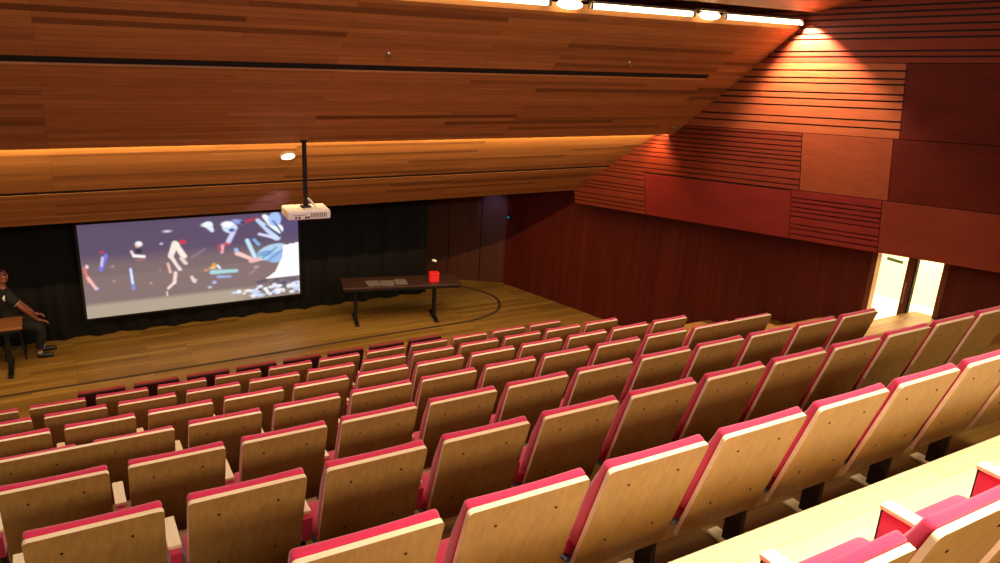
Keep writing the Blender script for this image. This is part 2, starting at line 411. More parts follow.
# ------------------------------------------------------------------ doorway on the right
def wp(y, z, off=0):   # point on the wall face, off = away from the room
    return V((wl(y), y, z))+V((.967, .256, 0))*off
def wbox(bm, ya, yb, za, zb, o0, o1, mi=0):
    vs = [bm.verts.new(wp(y, z, o)) for o in (o0, o1) for z in (za, zb) for y in (ya, yb)]
    for idx in ((0, 1, 3, 2), (4, 5, 7, 6), (0, 1, 5, 4), (2, 3, 7, 6), (0, 2, 6, 4), (1, 3, 7, 5)):
        f = bm.faces.new([vs[i] for i in idx]); f.material_index = mi
b = bmesh.new()      # corridor shell beyond the opening
wbox(b, DY0-.8, DY1+1.5, DZ0-.06, DZ0+.012, .16, 1.7); wbox(b, DY0+.02, DY1-.02, DZ0-.04, DZ0+.012, -.01, .165); wbox(b, DY0-.8, DY1+1.5, DZ0, DZ1+.3, 1.6, 1.7)
wbox(b, DY0-.85, DY0-.8, DZ0, DZ1+.3, .16, 1.7); wbox(b, DY1+1.5, DY1+1.55, DZ0, DZ1+.3, .16, 1.7); wbox(b, DY0-.8, DY1+1.5, DZ1+.3, DZ1+.36, .16, 1.7)
struct('wall_corridor', b, M['cream'], 'bright cream corridor seen through the doorway')
b = bmesh.new()
wbox(b, DY1-.02, DY1+.05, DZ0, DZ1, -.015, .17); wbox(b, DY0-.05, DY0+.02, DZ0, DZ1, -.015, .17); wbox(b, DY0-.05, DY1+.05, DZ1-.02, DZ1+.05, -.015, .17)
fr = struct('door_1', b, M['door_brown'], 'doorway with brown wooden frame on the right wall')
b = bmesh.new(); wbox(b, 5.86, 5.955, DZ0, DZ1-.02, .0, .14); link('mullion', b, M['door_brown'], fr)
b = bmesh.new(); wbox(b, 5.84, 5.862, DZ0+.02, DZ1-.04, .01, .13); link('door_leaf', b, M['dark'], fr)
b = bmesh.new(); tube(b, [wp(5.91, DZ0+.45, -.05), wp(5.91, DZ0+.75, -.05)], .012, 8); tube(b, [wp(5.91, DZ0+.48, -.05), wp(5.91, DZ0+.48, .01)], .008, 6); tube(b, [wp(5.91, DZ0+.72, -.05), wp(5.91, DZ0+.72, .01)], .008, 6); link('door_handle', b, M['steel'], fr)
t = thing('hanging_sign', 'dark green hanging sign at the top of the doorway, left side', 'sign', wp(6.2, 0, .3)+V((0, 0, -2.83+ZO)))
b = bmesh.new(); box(b, (-.02, -.12, -.025), (.02, .12, .025), bev=.004); link('board', b, M['sign'], t)
for yy in (-.1, .1):
    b = bmesh.new(); tube(b, [(0, yy, .05), (0, yy, .25)], .005, 6); link('hanger', b, M['steel'], t)
# teal indicator by the stage corner
t = thing('indicator_light', 'tiny teal indicator light high in the corner right of the stage', 'light', W(8.17, 13.36, -3.66))
b = bmesh.new(); box(b, (-.03, -.05, -.035), (.02, .05, .035), bev=.006); link('housing', b, M['black'], t)
b = bmesh.new(); box(b, (-.036, -.04, -.018), (-.029, .04, .018), bev=.002); link('lens', b, M['teal'], t)

# ------------------------------------------------------------------ stage curtain
b = bmesh.new(); prev = None; n = 420
for i in range(n+1):
    x = XL+.05+(6.37-XL-.05)*i/n; y = 13.52+.05*math.sin(x*11)+.02*math.sin(x*27+1)
    cur = (b.verts.new((x, y, .02)), b.verts.new((x, y, 2.88)))
    if prev: b.faces.new((prev[0], cur[0], cur[1], prev[1]))
    prev = cur
cu = tag(link('stage_curtain', b, M['curtain'], None, True), 'wide black pleated curtain hanging behind the screen', 'curtain')
so = cu.modifiers.new('thick', 'SOLIDIFY'); so.thickness = .01

# ------------------------------------------------------------------ projection screen
SX0, SX1, SZ0, SZ1, SY = .24, 3.705, -4.76+ZO, -3.20+ZO, 13.3
scr = thing('projection_screen', 'bright projection screen showing a film still, in front of the black curtain', 'screen', (SX0, SY, SZ0))
SW, SH = SX1-SX0, SZ1-SZ0
def lin(c): return rgb(*c)[:3]
shapes = []   # (kind, params, colour, strength) in screen units: x 0..100 , y 0..42 from top
def E(x, y, rx, ry, c, rot=0, s=1): shapes.append(('e', x, y, rx, ry, rot, lin(c), s))
def Lg(x0, y0, x1, y1, r, c, r2=None, s=1): shapes.append(('l', x0, y0, x1, y1, r, r if r2 is None else r2, lin(c), s))
# figure group at the far left
E(3, 22, .9, 1, (250, 220, 225)); Lg(1.5, 23, 3, 30, .8, (235, 120, 110)); Lg(3, 28, 6.5, 34, .8, (250, 190, 190)); E(7, 34, .9, .8, (190, 200, 250))
E(12, 15, 1.3, .7, (190, 60, 90)); Lg(14, 17, 10.5, 24, 1.1, (120, 120, 230)); Lg(12, 18, 11, 22, .7, (220, 200, 240))
E(17, 23, .8, .5, (200, 150, 130)); E(17, 31, .8, .5, (200, 140, 130)); E(38, 34, .8, .6, (200, 150, 130)); E(44, 27, .6, .5, (190, 130, 120))
# man pouring, second figure
E(33, 12.2, 2.0, 1.4, (255, 250, 255)); E(32, 13.2, 1, .8, (240, 190, 170)); Lg(28.5, 16, 29.5, 18.2, .7, (250, 220, 220)); Lg(29.5, 18.3, 35.5, 19.2, .75, (255, 250, 250))
E(32.5, 16, 2.2, 1.3, (52, 44, 66)); Lg(27, 25.5, 27.6, 36, .9, (110, 150, 235)); Lg(27, 25.5, 27.4, 33, .5, (245, 250, 255))
E(33, 21, 1.8, .4, (190, 120, 110))
E(50, 6.5, 2.2, .6, (225, 215, 235)); E(46, 13, .8, .5, (225, 215, 240))
# tall pale figure with a red head
E(57.5, 13, 1.2, 1.2, (220, 50, 80)); Lg(54, 14, 51, 20, 2.0, (255, 236, 226), 1.6); Lg(55, 15, 57.5, 21, 1.2, (255, 240, 232)); Lg(51, 20, 55.5, 28, 1.2, (250, 226, 222), .8)
Lg(56.5, 22, 58, 25, .8, (245, 215, 210)); Lg(49, 24.5, 50, 29, .8, (240, 190, 180)); Lg(53, 30, 52, 35, 1.1, (250, 214, 205)); Lg(52, 35, 48, 38, .7, (250, 225, 220)); Lg(47, 40, 47, 42, .3, (245, 230, 225))
# things to the right
E(61, 35, 1, .7, (230, 190, 180)); Lg(60, 33, 61, 36, .6, (240, 220, 215)); E(66, 30, 1, .7, (215, 140, 120))
E(69.3, 27.5, 1.0, 1.2, (245, 160, 60)); E(68.8, 29, 1.4, .8, (240, 190, 130)); Lg(71, 28, 72, 29.5, .6, (230, 240, 250))
Lg(68.5, 31.5, 80, 32, 1.2, (165, 215, 225), .9); Lg(71, 34.5, 77, 35, .8, (150, 175, 225), .6); E(69, 37.5, .9, .9, (170, 190, 240)); E(67, 40, .8, .7, (190, 200, 220))
Lg(60.5, 22, 66, 18, .35, (150, 130, 160))
# bright clothing and fans
Lg(68.0, 4.5, 69.5, 8, 1.8, (225, 240, 255), .8); E(67.5, 4.5, 2.2, 1.2, (245, 250, 255)); E(78, 7, 3.6, 3.0, (210, 225, 255), .3); E(77, 5, 3.0, 1.6, (255, 255, 255)); E(82, 4, 2.8, 1.2, (150, 160, 230), .3)
Lg(79.5, 10, 77, 15, 1.2, (215, 215, 250)); E(79, 8.5, 1.4, 1, (70, 80, 140)); E(84, 4.6, 1.2, .9, (40, 40, 80)); E(76, 16, 1.6, .8, (215, 90, 110)); Lg(74, 17, 73.5, 20.5, .8, (240, 180, 190)); Lg(72.3, 16.5, 72.7, 19.5, .7, (190, 70, 90))
E(87, 3.7, 2.2, .8, (200, 50, 80), -.3); E(90.5, 3.3, 1.0, .6, (220, 60, 90))
Lg(85.5, 15, 88.5, 25, .9, (200, 235, 255)); Lg(88.5, 15, 90.5, 18, .7, (130, 180, 240)); Lg(81, 22, 87, 26, 1.2, (250, 205, 200), .9); E(80.5, 20, 1.0, 1.0, (150, 200, 250)); Lg(87, 27, 94, 26, 1.3, (245, 190, 195), .9)
E(89, 31, 1.2, .8, (190, 150, 170)); Lg(88, 33, 86, 34.5, .5, (160, 130, 150))
Lg(90.5, 4, 98.5, 14.5, .9, (200, 220, 255), 2.0); Lg(93.5, 2, 99.5, 10, 1.1, (245, 250, 255), 2.6); E(98, 4, 3, 4.0, (170, 200, 250)); Lg(94, 7.5, 100, 14, .4, (40, 40, 90), .7); Lg(97, 5, 101, 12, .3, (50, 60, 120), .5); Lg(91, 12, 98, 15, .7, (220, 225, 255), .8)
E(97, 23, 7.5, 4.5, (180, 215, 240), -.25); E(93, 23.5, 3.2, 1.6, (120, 170, 215), -.2); E(99, 26, 5, 3.2, (150, 190, 240), -.3); Lg(92, 26, 98, 20.5, .35, (90, 120, 190)); Lg(94, 28, 101, 22, .35, (90, 130, 200))
shapes_right_shift = 0
poly_white = [(102, 19.7), (112, 18.3), (112, 38.8), (91, 38.8), (97, 35), (101.5, 26)]
XM = [(0, 0), (45.7, 55), (64, 69.3), (75.5, 80), (88.6, 90.5), (99.6, 99), (111, 111)]
def xmap(x):
    for (a, b), (c, d) in zip(XM, XM[1:]):
        if x <= c: return b+(d-b)*(x-a)/(c-a)
    return x
rr = random.Random(5)
foam = [(rr.uniform(74, 112), rr.uniform(42.5, 48.2), rr.uniform(.8, 2.6), rr.uniform(.5, 1.4), rr.choice([(250, 250, 255), (200, 218, 255), (235, 240, 255)])) for _ in range(46)]
rocks = [(rr.uniform(88, 111), rr.uniform(39.6, 45), rr.uniform(1, 3), rr.uniform(.5, 1.1), rr.choice([(66, 66, 92), (110, 104, 130), (84, 76, 100)])) for _ in range(34)]
NX, NY = 250, 112
def seg_d(px, py, x0, y0, x1, y1):
    dx, dy = x1-x0, y1-y0; t = max(0, min(1, ((px-x0)*dx+(py-y0)*dy)/(dx*dx+dy*dy+1e-9)))
    return math.hypot(px-x0-t*dx, py-y0-t*dy), t
def inpoly(x, y, P):
    c = False; j = len(P)-1
    for i in range(len(P)):
        if (P[i][1] > y) != (P[j][1] > y) and x < (P[j][0]-P[i][0])*(y-P[i][1])/(P[j][1]-P[i][1])+P[i][0]: c = not c
        j = i
    return c
def colour(sx, sy):
    # sx 0..111 (screen width), sy 0..50 (height)
    rx_ = sx; sx = xmap(sx)
    top, mid, sand = lin((92, 76, 104)), lin((124, 104, 108)), lin((172, 158, 140))
    if sy < 23: c = list(top); k = max(0, (sy-16)/7); c = [a+(b-a)*k for a, b in zip(top, mid)]
    elif sy < 41.5: c = list(mid)
    else: k = min(1, (sy-41.5)/2.5)*(1-.75*max(0, min(1, (sx-78)/14))); c = [a+(b-a)*k for a, b in zip(mid, sand)]
    g = max(0, (sx-95)/16)*max(0, 1-sy/20)
    c = [c[0]*(1-.2*g), c[1]*(1-.15*g), c[2]*(1+.7*g)]
    for s in shapes:
        if s[0] == 'e':
            _, x, y, rx, ry, rot, col, st = s
            dx, dy = sx-x, sy-y
            if abs(dx) > rx+ry+2 or abs(dy) > rx+ry+2: continue
            cr, sr = math.cos(rot), math.sin(rot); ex, ey = (dx*cr+dy*sr)/rx, (-dx*sr+dy*cr)/ry
            d = (math.hypot(ex, ey)-1)*min(rx, ry)
        else:
            _, x0, y0, x1, y1, r0, r1, col, st = s
            d, t = seg_d(sx, sy, x0, y0, x1, y1); d -= r0+(r1-r0)*t
        a = max(0, min(1, .5-d/.9))*st
        if a > 0: c = [p+(q-p)*a for p, q in zip(c, col)]
    sx = rx_
    if inpoly(sx, sy, poly_white): c = [.95, .96, 1.0]
    if sx > 72 and sy > 38:
        for lst in (foam[:20], rocks, foam[20:]):
            for (x, y, rx, ry, col) in lst:
                if x < 88 and y < 44.5 and col[0] > 150: continue
                d = (math.hypot((sx-x)/rx, (sy-y)/ry)-1)*ry
                a = max(0, min(1, .5-d/.7))*.9
                if a > 0: c = [p+(q-p)*a for p, q in zip(c, lin(col))]
    return c
me = bpy.data.meshes.new('projected_picture')
vs = [(SW*i/NX, 0, SH*(1-j/NY)) for j in range(NY+1) for i in range(NX+1)]
fs = [(j*(NX+1)+i, (j+1)*(NX+1)+i, (j+1)*(NX+1)+i+1, j*(NX+1)+i+1) for j in range(NY) for i in range(NX)]
me.from_pydata(vs, [], fs)
at = me.color_attributes.new('film', 'FLOAT_COLOR', 'POINT')
buf = []
for j in range(NY+1):
    for i in range(NX+1): buf += list(colour(111*i/NX, 50*j/NY))+[1]
at.data.foreach_set('color', buf)
m, nt, bs = new_mat('projected_film_still')
a = nt.nodes.new('ShaderNodeVertexColor'); a.layer_name = 'film'
nt.links.new(a.outputs[0], bs.inputs['Emission Color']); bs.inputs['Emission Strength'].default_value = 1.0
bs.inputs['Base Color'].default_value = (.05, .05, .05, 1); bs.inputs['Roughness'].default_value = .9
me.materials.append(m)
o = bpy.data.objects.new('projected_picture', me); COL.objects.link(o); o.parent = scr; o.location = (0, -.012, 0)
b = bmesh.new(); box(b, (-.0, -.01, -.0), (SW, .0, SH)); link('screen_cloth', b, M['whitegrey'], scr)
b = bmesh.new(); box(b, (-.05, -.03, SH), (SW+.05, .05, SH+.07), bev=.01); link('roller_case', b, M['black'], scr)
b = bmesh.new(); box(b, (0, -.015, -.03), (SW, .01, 0), bev=.004); link('bottom_bar', b, M['black'], scr)
for x in (-.04, SW):
    b = bmesh.new(); box(b, (x, -.014, -.03), (x+.04, .0, SH)); link('border', b, M['black'], scr)
for x in (.3, SW-.3):
    b = bmesh.new(); tube(b, [(x, .01, SH+.06), (x, .01, SH+.38)], .006, 6); link('hanging_wire', b, M['black'], scr)

# ------------------------------------------------------------------ projector on its pole
pr = thing('ceiling_projector', 'white ceiling projector hanging on a black pole in front of the screen', 'projector', W(2.64, 9.1, -2.27), rz=math.radians(-4))
b = bmesh.new(); box(b, (-.26, -.19, 0), (.26, .19, .115), bev=.022, seg=3); link('body', b, M['white'], pr)
b = bmesh.new()
for i in range(9): box(b, (.02+.022*i, -.194, .03), (.032+.022*i, -.186, .085))
link('vent', b, M['whitegrey'], pr)
b = bmesh.new(); bmesh.ops.create_cone(b, cap_ends=True, segments=24, radius1=.048, radius2=.055, depth=.06, matrix=Matrix.Translation((-.12, .205, .06)) @ Matrix.Rotation(math.pi/2, 4, 'X')); link('lens_ring', b, M['black'], pr)
b = bmesh.new(); bmesh.ops.create_cone(b, cap_ends=True, segments=24, radius1=.038, radius2=.038, depth=.01, matrix=Matrix.Translation((-.12, .238, .06)) @ Matrix.Rotation(math.pi/2, 4, 'X')); link('lens', b, M['lens'], pr)
b = bmesh.new()
for x in (-.17, -.13, -.05, -.02): box(b, (x, -.195, .02), (x+.022, -.187, .045))
box(b, (-.2, -.195, .06), (-.04, -.188, .064)); link('socket_panel', b, M['black'], pr)
b = bmesh.new(); box(b, (-.06, -.05, .115), (.06, .06, .135), bev=.004); tube(b, [(0, 0, .13), (0, 0, .20)], .03, 12); link('mount_plate', b, M['black'], pr)
b = bmesh.new(); tube(b, [(0, 0, .17), (0, 0, .915)], .027, 14); link('pole', b, M['black'], pr)
b = bmesh.new(); bmesh.ops.create_cone(b, cap_ends=True, segments=20, radius1=.04, radius2=.04, depth=.012, matrix=Matrix.Translation((0, 0, .92))); link('ceiling_plate', b, M['black'], pr)
b = bmesh.new(); tube(b, [(.13, -.06, .10), (.03, -.06, .225), (.012, -.06, .24)], [.014, .014, .008], 10); link('bracket_arm', b, M['white'], pr)
b = bmesh.new(); tube(b, [(.02, -.03, .30), (-.03, -.05, .22), (-.05, -.1, .13), (-.02, -.19, .08)], .005, 6); link('cable', b, M['black'], pr)

# ------------------------------------------------------------------ tables on the stage
def make_table(name_label, cx, cy, rz, length, depth, top, legs, foot=.62):
    t = thing('folding_table', name_label, 'table', (cx, cy, 0), rz=rz)
    h = length/2
    b = bmesh.new(); box(b, (-h, -depth/2, .70), (h, depth/2, .735), bev=.006); link('tabletop', b, top, t)
    b = bmesh.new(); box(b, (-h+.02, -depth/2+.004, .66), (h-.02, depth/2-.02, .70)); link('frame', b, M['black'], t)
    for x in legs:
        b = bmesh.new(); box(b, (x-.03, -.05, .03), (x+.03, .05, .68), bev=.006); lg = link('leg', b, M['black'], t)
        b = bmesh.new(); box(b, (x-.035, -foot/2, .0), (x+.035, foot/2, .045), bev=.012); link('foot', b, M['black'], lg)
    return t
# line from (4.28,12.31) to (6.30,11.82): the front edge of the long table
ang = math.atan2(11.80-12.31, 6.28-4.20); dirv = V((math.cos(ang), math.sin(ang), 0)); nrm = V((-dirv.y, dirv.x, 0))
fl = V((4.20, 12.31, 0)); Lt = 2.14; Dt = .60
ctr = fl+dirv*Lt/2+nrm*Dt/2
make_table('long dark table with black feet standing on the stage right of the screen', ctr.x, ctr.y, ang, Lt, Dt, M['table'], (-.83, .62))
def on_table(u, v, z=.735): p = fl+dirv*u+nrm*v; return (p.x, p.y, z)
for i, (u, v, w, d, r, lab) in enumerate([(.55, .22, .24, .30, .15, 'leftmost loose grey paper sheet lying on the long stage table'), (.80, .20, .24, .30, -.1, 'middle grey paper sheet lying on the long stage table'), (1.05, .24, .22, .30, .05, 'rightmost grey paper sheet on the long stage table')]):
    b = bmesh.new(); box(b, (-w/2, -d/2, 0), (w/2, d/2, .006), bev=.001, seg=1)
    o = tag(link('paper_sheet', b, M['paper']), lab, 'paper', 'papers on the stage table'); o.location = on_table(u, v, .7352); o.rotation_euler = (0, 0, ang+r)
t = thing('red_box', 'bright red box standing on the right part of the stage table', 'box', on_table(1.66, .22, .7352), rz=ang)
b = bmesh.new(); box(b, (-.085, -.07, 0), (.085, .07, .16), bev=.008); link('carton', b, M['redbox'], t)
b = bmesh.new(); box(b, (-.088, -.073, .15), (.088, .073, .172), bev=.004); link('lid', b, M['redbox'], t)
t = thing('desk_microphone', 'slim desk microphone with pale head behind the red box', 'microphone', on_table(1.70, .42, .7352), rz=ang)
b = bmesh.new(); bmesh.ops.create_cone(b, cap_ends=True, segments=20, radius1=.055, radius2=.045, depth=.02, matrix=Matrix.Translation((0, 0, .01))); link('base', b, M['black'], t)
b = bmesh.new(); tube(b, catmull([(0, 0, .02), (0, 0, .18), (.0, -.02, .29), (-.01, -.06, .34)], 6), .006, 8); link('gooseneck', b, M['black'], t, True)
b = bmesh.new(); ellipsoid(b, (-.015, -.085, .355), (.05, .035, .024), 14, Matrix.Rotation(.3, 4, 'Y')); link('microphone_head', b, M['white'], t, True)
# second table at the left edge, stool and person
make_table('ochre-edged table with black feet at the left end of the stage', -1.52, 12.56, 0, 1.8, .50, M['table2'], (-.62, .68), .72)
st = thing('stool', 'black stool under the seated person left of the screen', 'stool', (-.78, 13.02, 0))
b = bmesh.new(); bmesh.ops.create_cone(b, cap_ends=True, segments=24, radius1=.17, radius2=.17, depth=.05, matrix=Matrix.Translation((0, 0, .495))); link('seat', b, M['black'], st)
for k in range(4):
    a = math.pi/4+k*math.pi/2
    b = bmesh.new(); tube(b, [(.12*math.cos(a), .12*math.sin(a), .48), (.19*math.cos(a), .19*math.sin(a), 0)], .014, 8); link('leg', b, M['black'], st)
b = bmesh.new()
tube(b, [(.16*math.cos(i*math.pi/12), .16*math.sin(i*math.pi/12), .2) for i in range(25)], .008, 6, cap=False); link('foot_ring', b, M['black'], st)

# ------------------------------------------------------------------ the person
def skin_mesh(name, verts, edges, radii, mat, parent, sub=2, root=0):
    me = bpy.data.meshes.new(name); me.from_pydata([tuple(v) for v in verts], edges, []); me.update()
    o = bpy.data.objects.new(name, me); COL.objects.link(o)
    sm = o.modifiers.new('skin', 'SKIN'); sm.use_smooth_shade = True
    if not me.skin_vertices: me.attributes.new('skin', 'FLOAT', 'POINT')
    for i, r in enumerate(radii):
        sv = me.skin_vertices[0].data[i]; sv.radius = (r, r) if not isinstance(r, tuple) else r; sv.use_root = (i == root)
    ss = o.modifiers.new('sub', 'SUBSURF'); ss.levels = sub; ss.render_levels = sub
    dg = bpy.context.evaluated_depsgraph_get(); ev = o.evaluated_get(dg)
    m2 = bpy.data.meshes.new_from_object(ev); bpy.data.objects.remove(o)
    return m2
def chain_object(name, chains, mat, parent, sub=2, extra=None):
    """several skin graphs joined into one mesh"""
    b = bmesh.new()
    for verts, edges, radii, s in chains:
        b.from_mesh(skin_mesh(name, verts, edges, radii, mat, parent, s))
    if extra: extra(b)
    return link(name, b, mat, parent, True)
P0 = V((-.80, 13.0, 0))
per = thing('person', 'person in black clothes with a white badge sitting left of the screen', 'person', P0)
hip = V((0, 0, .60)); pelv = V((.02, 0, .70)); waist = V((.0, 0, .82)); chest = V((-.02, -.01, 1.0)); neckb = V((-.02, -.01, 1.14)); neck = V((-.03, -.02, 1.20)); headb = V((-.03, -.03, 1.26)); headt = V((-.03, -.03, 1.40))
shR, shL = V((.03, -.19, 1.08)), V((-.06, .18, 1.09))
elR, haR = V((.21, -.25, .86)), V((.37, -.14, .63)); elL, haL = V((.12, .22, .85)), V((.32, .12, .66))
hiR, knR, anR, toR = V((.04, -.09, .60)), V((.40, -.16, .50)), V((.34, -.13, .10)), V((.50, -.16, .035))
hiL, knL, anL, toL = V((.04, .09, .60)), V((.40, .10, .52)), V((.38, .12, .11)), V((.54, .13, .04))
bv = [hip+V((0, 0, .04)), pelv, waist, chest, neckb, neck, headb, shR, elR, haR, shL, elL, haL, hiR, knR, anR, hiL, knL, anL]
be = [(0, 1), (1, 2), (2, 3), (3, 4), (4, 5), (5, 6), (3, 7), (7, 8), (8, 9), (3, 10), (10, 11), (11, 12), (0, 13), (13, 14), (14, 15), (0, 16), (16, 17), (17, 18)]
brad = [.11, .115, .10, .105, .055, .048, .055, .048, .040, .026, .058, .040, .026, .085, .058, .038, .085, .058, .038]
chains = [(bv, be, brad, 2)]
def hand(base, d, side):
    d = d.normalized(); sidev = d.cross(V((0, 0, 1))).normalized()*side; dn = V((0, 0, -1))
    palm = base+d*.05
    chains.append(([base-d*.02, palm, palm+d*.035], [(0, 1), (1, 2)], [(.026, .02), (.036, .018), (.036, .015)], 1))
    for k, L in enumerate((.068, .078, .072, .055)):
        o = palm+d*.02+sidev*(.027-.018*k)
        a = o+d*(.02+L*.45); c = a+(d*.7+dn*.7)*L*.35; e = c+(d*.3+dn*.95)*L*.3
        chains.append(([o, a, c, e], [(0, 1), (1, 2), (2, 3)], [.010, .0095, .009, .0075], 1))
    o = base+d*.015+sidev*.02; a = o+sidev*.03+d*.02; c = a+d*.03+sidev*.006+dn*.01
    chains.append(([o, a, c], [(0, 1), (1, 2)], [.012, .011, .009], 1))
hand(haR, V((.8, .1, -.35)), -1); hand(haL, V((.8, -.1, -.3)), 1)
HC = V((-.025, -.035, 1.335)); HR = Matrix.Rotation(math.radians(-38), 4, 'Z')   # head looks to the front right
def hp(x, y, z): return HC+(HR.to_3x3() @ V((x, y, z)))     # local +x = face direction
def head_geo(b):
    ellipsoid(b, HC+V((0, 0, .02)), (.095, .078, .105), 24, HR)
    ellipsoid(b, hp(.022, 0, -.055), (.068, .058, .062), 20, HR)     # jaw
    ellipsoid(b, hp(.098, 0, -.012), (.020, .014, .026), 12, HR)     # nose
    for s in (-1, 1):
        ellipsoid(b, hp(-.005, s*.08, -.005), (.020, .010, .032), 12, HR)
        ellipsoid(b, hp(.078, s*.033, .028), (.016, .022, .009), 10, HR)   # brow
chain_object('body', chains, M['skin'], per, extra=head_geo)
b = bmesh.new()
b.free()
for s in (-1, 1):
    b = bmesh.new(); ellipsoid(b, hp(.083, s*.032, .008), (.010, .014, .009), 12, HR); ey = link('eye', b, M['eye'], per, True)
    b = bmesh.new(); ellipsoid(b, hp(.0915, s*.032, .008), (.004, .006, .006), 10, HR); link('pupil', b, M['hair'], ey, True)
b = bmesh.new(); ellipsoid(b, hp(.083, 0, -.055), (.012, .024, .007), 12, HR); link('mouth', b, M['lip'], per, True)
b = bmesh.new()
ellipsoid(b, HC+V((0, 0, .03))+(HR.to_3x3() @ V((-.014, 0, 0))), (.098, .088, .108), 28, HR)
bmesh.ops.delete(b, geom=[v for v in b.verts if (lambda q: q.x > .045 and q.z < .075)(HR.to_3x3().inverted() @ (v.co-HC)) or (v.co-HC).z < -.06], context='VERTS')
hr = link('hair', b, M['hair'], per, True); so = hr.modifiers.new('t', 'SOLIDIFY'); so.thickness = .012
# shirt with short sleeves
sv = [pelv+V((0, 0, -.06)), pelv, waist, chest, neckb+V((0, 0, -.015)), shR, shR.lerp(elR, .62), shL, shL.lerp(elL, .62)]
se = [(0, 1), (1, 2), (2, 3), (3, 4), (3, 5), (5, 6), (3, 7), (7, 8)]
b = bmesh.new(); b.from_mesh(skin_mesh('shirt', sv, se, [.135, .13, .125, .15, .075, .088, .070, .088, .070], None, None, 2)); link('shirt', b, M['shirt'], per, True)
tv = [pelv+V((0, 0, -.02)), hip+V((0, 0, .02)), hiR, knR, anR+V((0, 0, .03)), hiL, knL, anL+V((0, 0, .03))]
te = [(0, 1), (1, 2), (2, 3), (3, 4), (1, 5), (5, 6), (6, 7)]
b = bmesh.new(); b.from_mesh(skin_mesh('trousers', tv, te, [.125, .13, .105, .076, .058, .105, .076, .058], None, None, 2)); link('trousers', b, M['trousers'], per, True)
for (an, to) in ((anR, toR), (anL, toL)):
    d = (to-an); d.z = 0; d.normalize()
    heel = V((an.x, an.y, .042))-d*.05
    b = bmesh.new(); b.from_mesh(skin_mesh('shoe', [heel, heel+d*.12, heel+d*.24], [(0, 1), (1, 2)], [.04, .042, .034], None, None, 2)); link('shoe', b, M['shoe'], per, True)
    b = bmesh.new(); tube(b, [V((an.x, an.y, .06)), V((an.x, an.y, .12))], .037, 12); link('sock', b, M['sock'], per, True)
b = bmesh.new(); ellipsoid(b, (.005, -.205, 1.04), (.040, .026, .046), 16); link('badge', b, M['white'], per, True)
s0, s1 = shR.lerp(elR, .60), shR.lerp(elR, .66)
b = bmesh.new(); tube(b, [s0, s1], .060, 16); link('sleeve_hem', b, M['whitegrey'], per, True)

# ------------------------------------------------------------------ auditorium seats
TILT = math.radians(18)
def back_mat():      # local frame of the back: origin at its top rear edge, z running down the slope is negative
    return Matrix.Translation((0, 0, HB)) @ Matrix.Rotation(TILT, 4, 'X')
def rounded_panel(bm, w, h, th, r, mat, mi_face=0, mi_edge=1, seg=4):
    """upright board: x across, z from -h to 0, y from 0 to th, rounded top corners"""
    pts = [(-w/2, -h), (w/2, -h)]
    for cx, a0 in ((w/2-r, 0), (-w/2+r, math.pi/2)):
        for k in range(seg+1):
            a = a0+math.pi/2*k/seg; pts.append((cx+r*math.cos(a), -r+r*math.sin(a)))
    A = [bm.verts.new(mat @ V((x, 0, z))) for x, z in pts]; B = [bm.verts.new(mat @ V((x, th, z))) for x, z in pts]
    f = bm.faces.new(A); f.material_index = mi_face; f = bm.faces.new(B); f.material_index = mi_face
    for i in range(len(pts)):
        j = (i+1) % len(pts); f = bm.faces.new((A[i], A[j], B[j], B[i])); f.material_index = mi_edge
    return
def pad(bm, lo, hi, mat, bev=.022, nx=8, puff=.012):
    """upholstered cushion block with rounded edges and a slightly domed face"""
    vs = box(bm, lo, hi, None, bev, 3)
    vs = [v for v in bm.verts]
    for v in vs: v.co = mat @ v.co
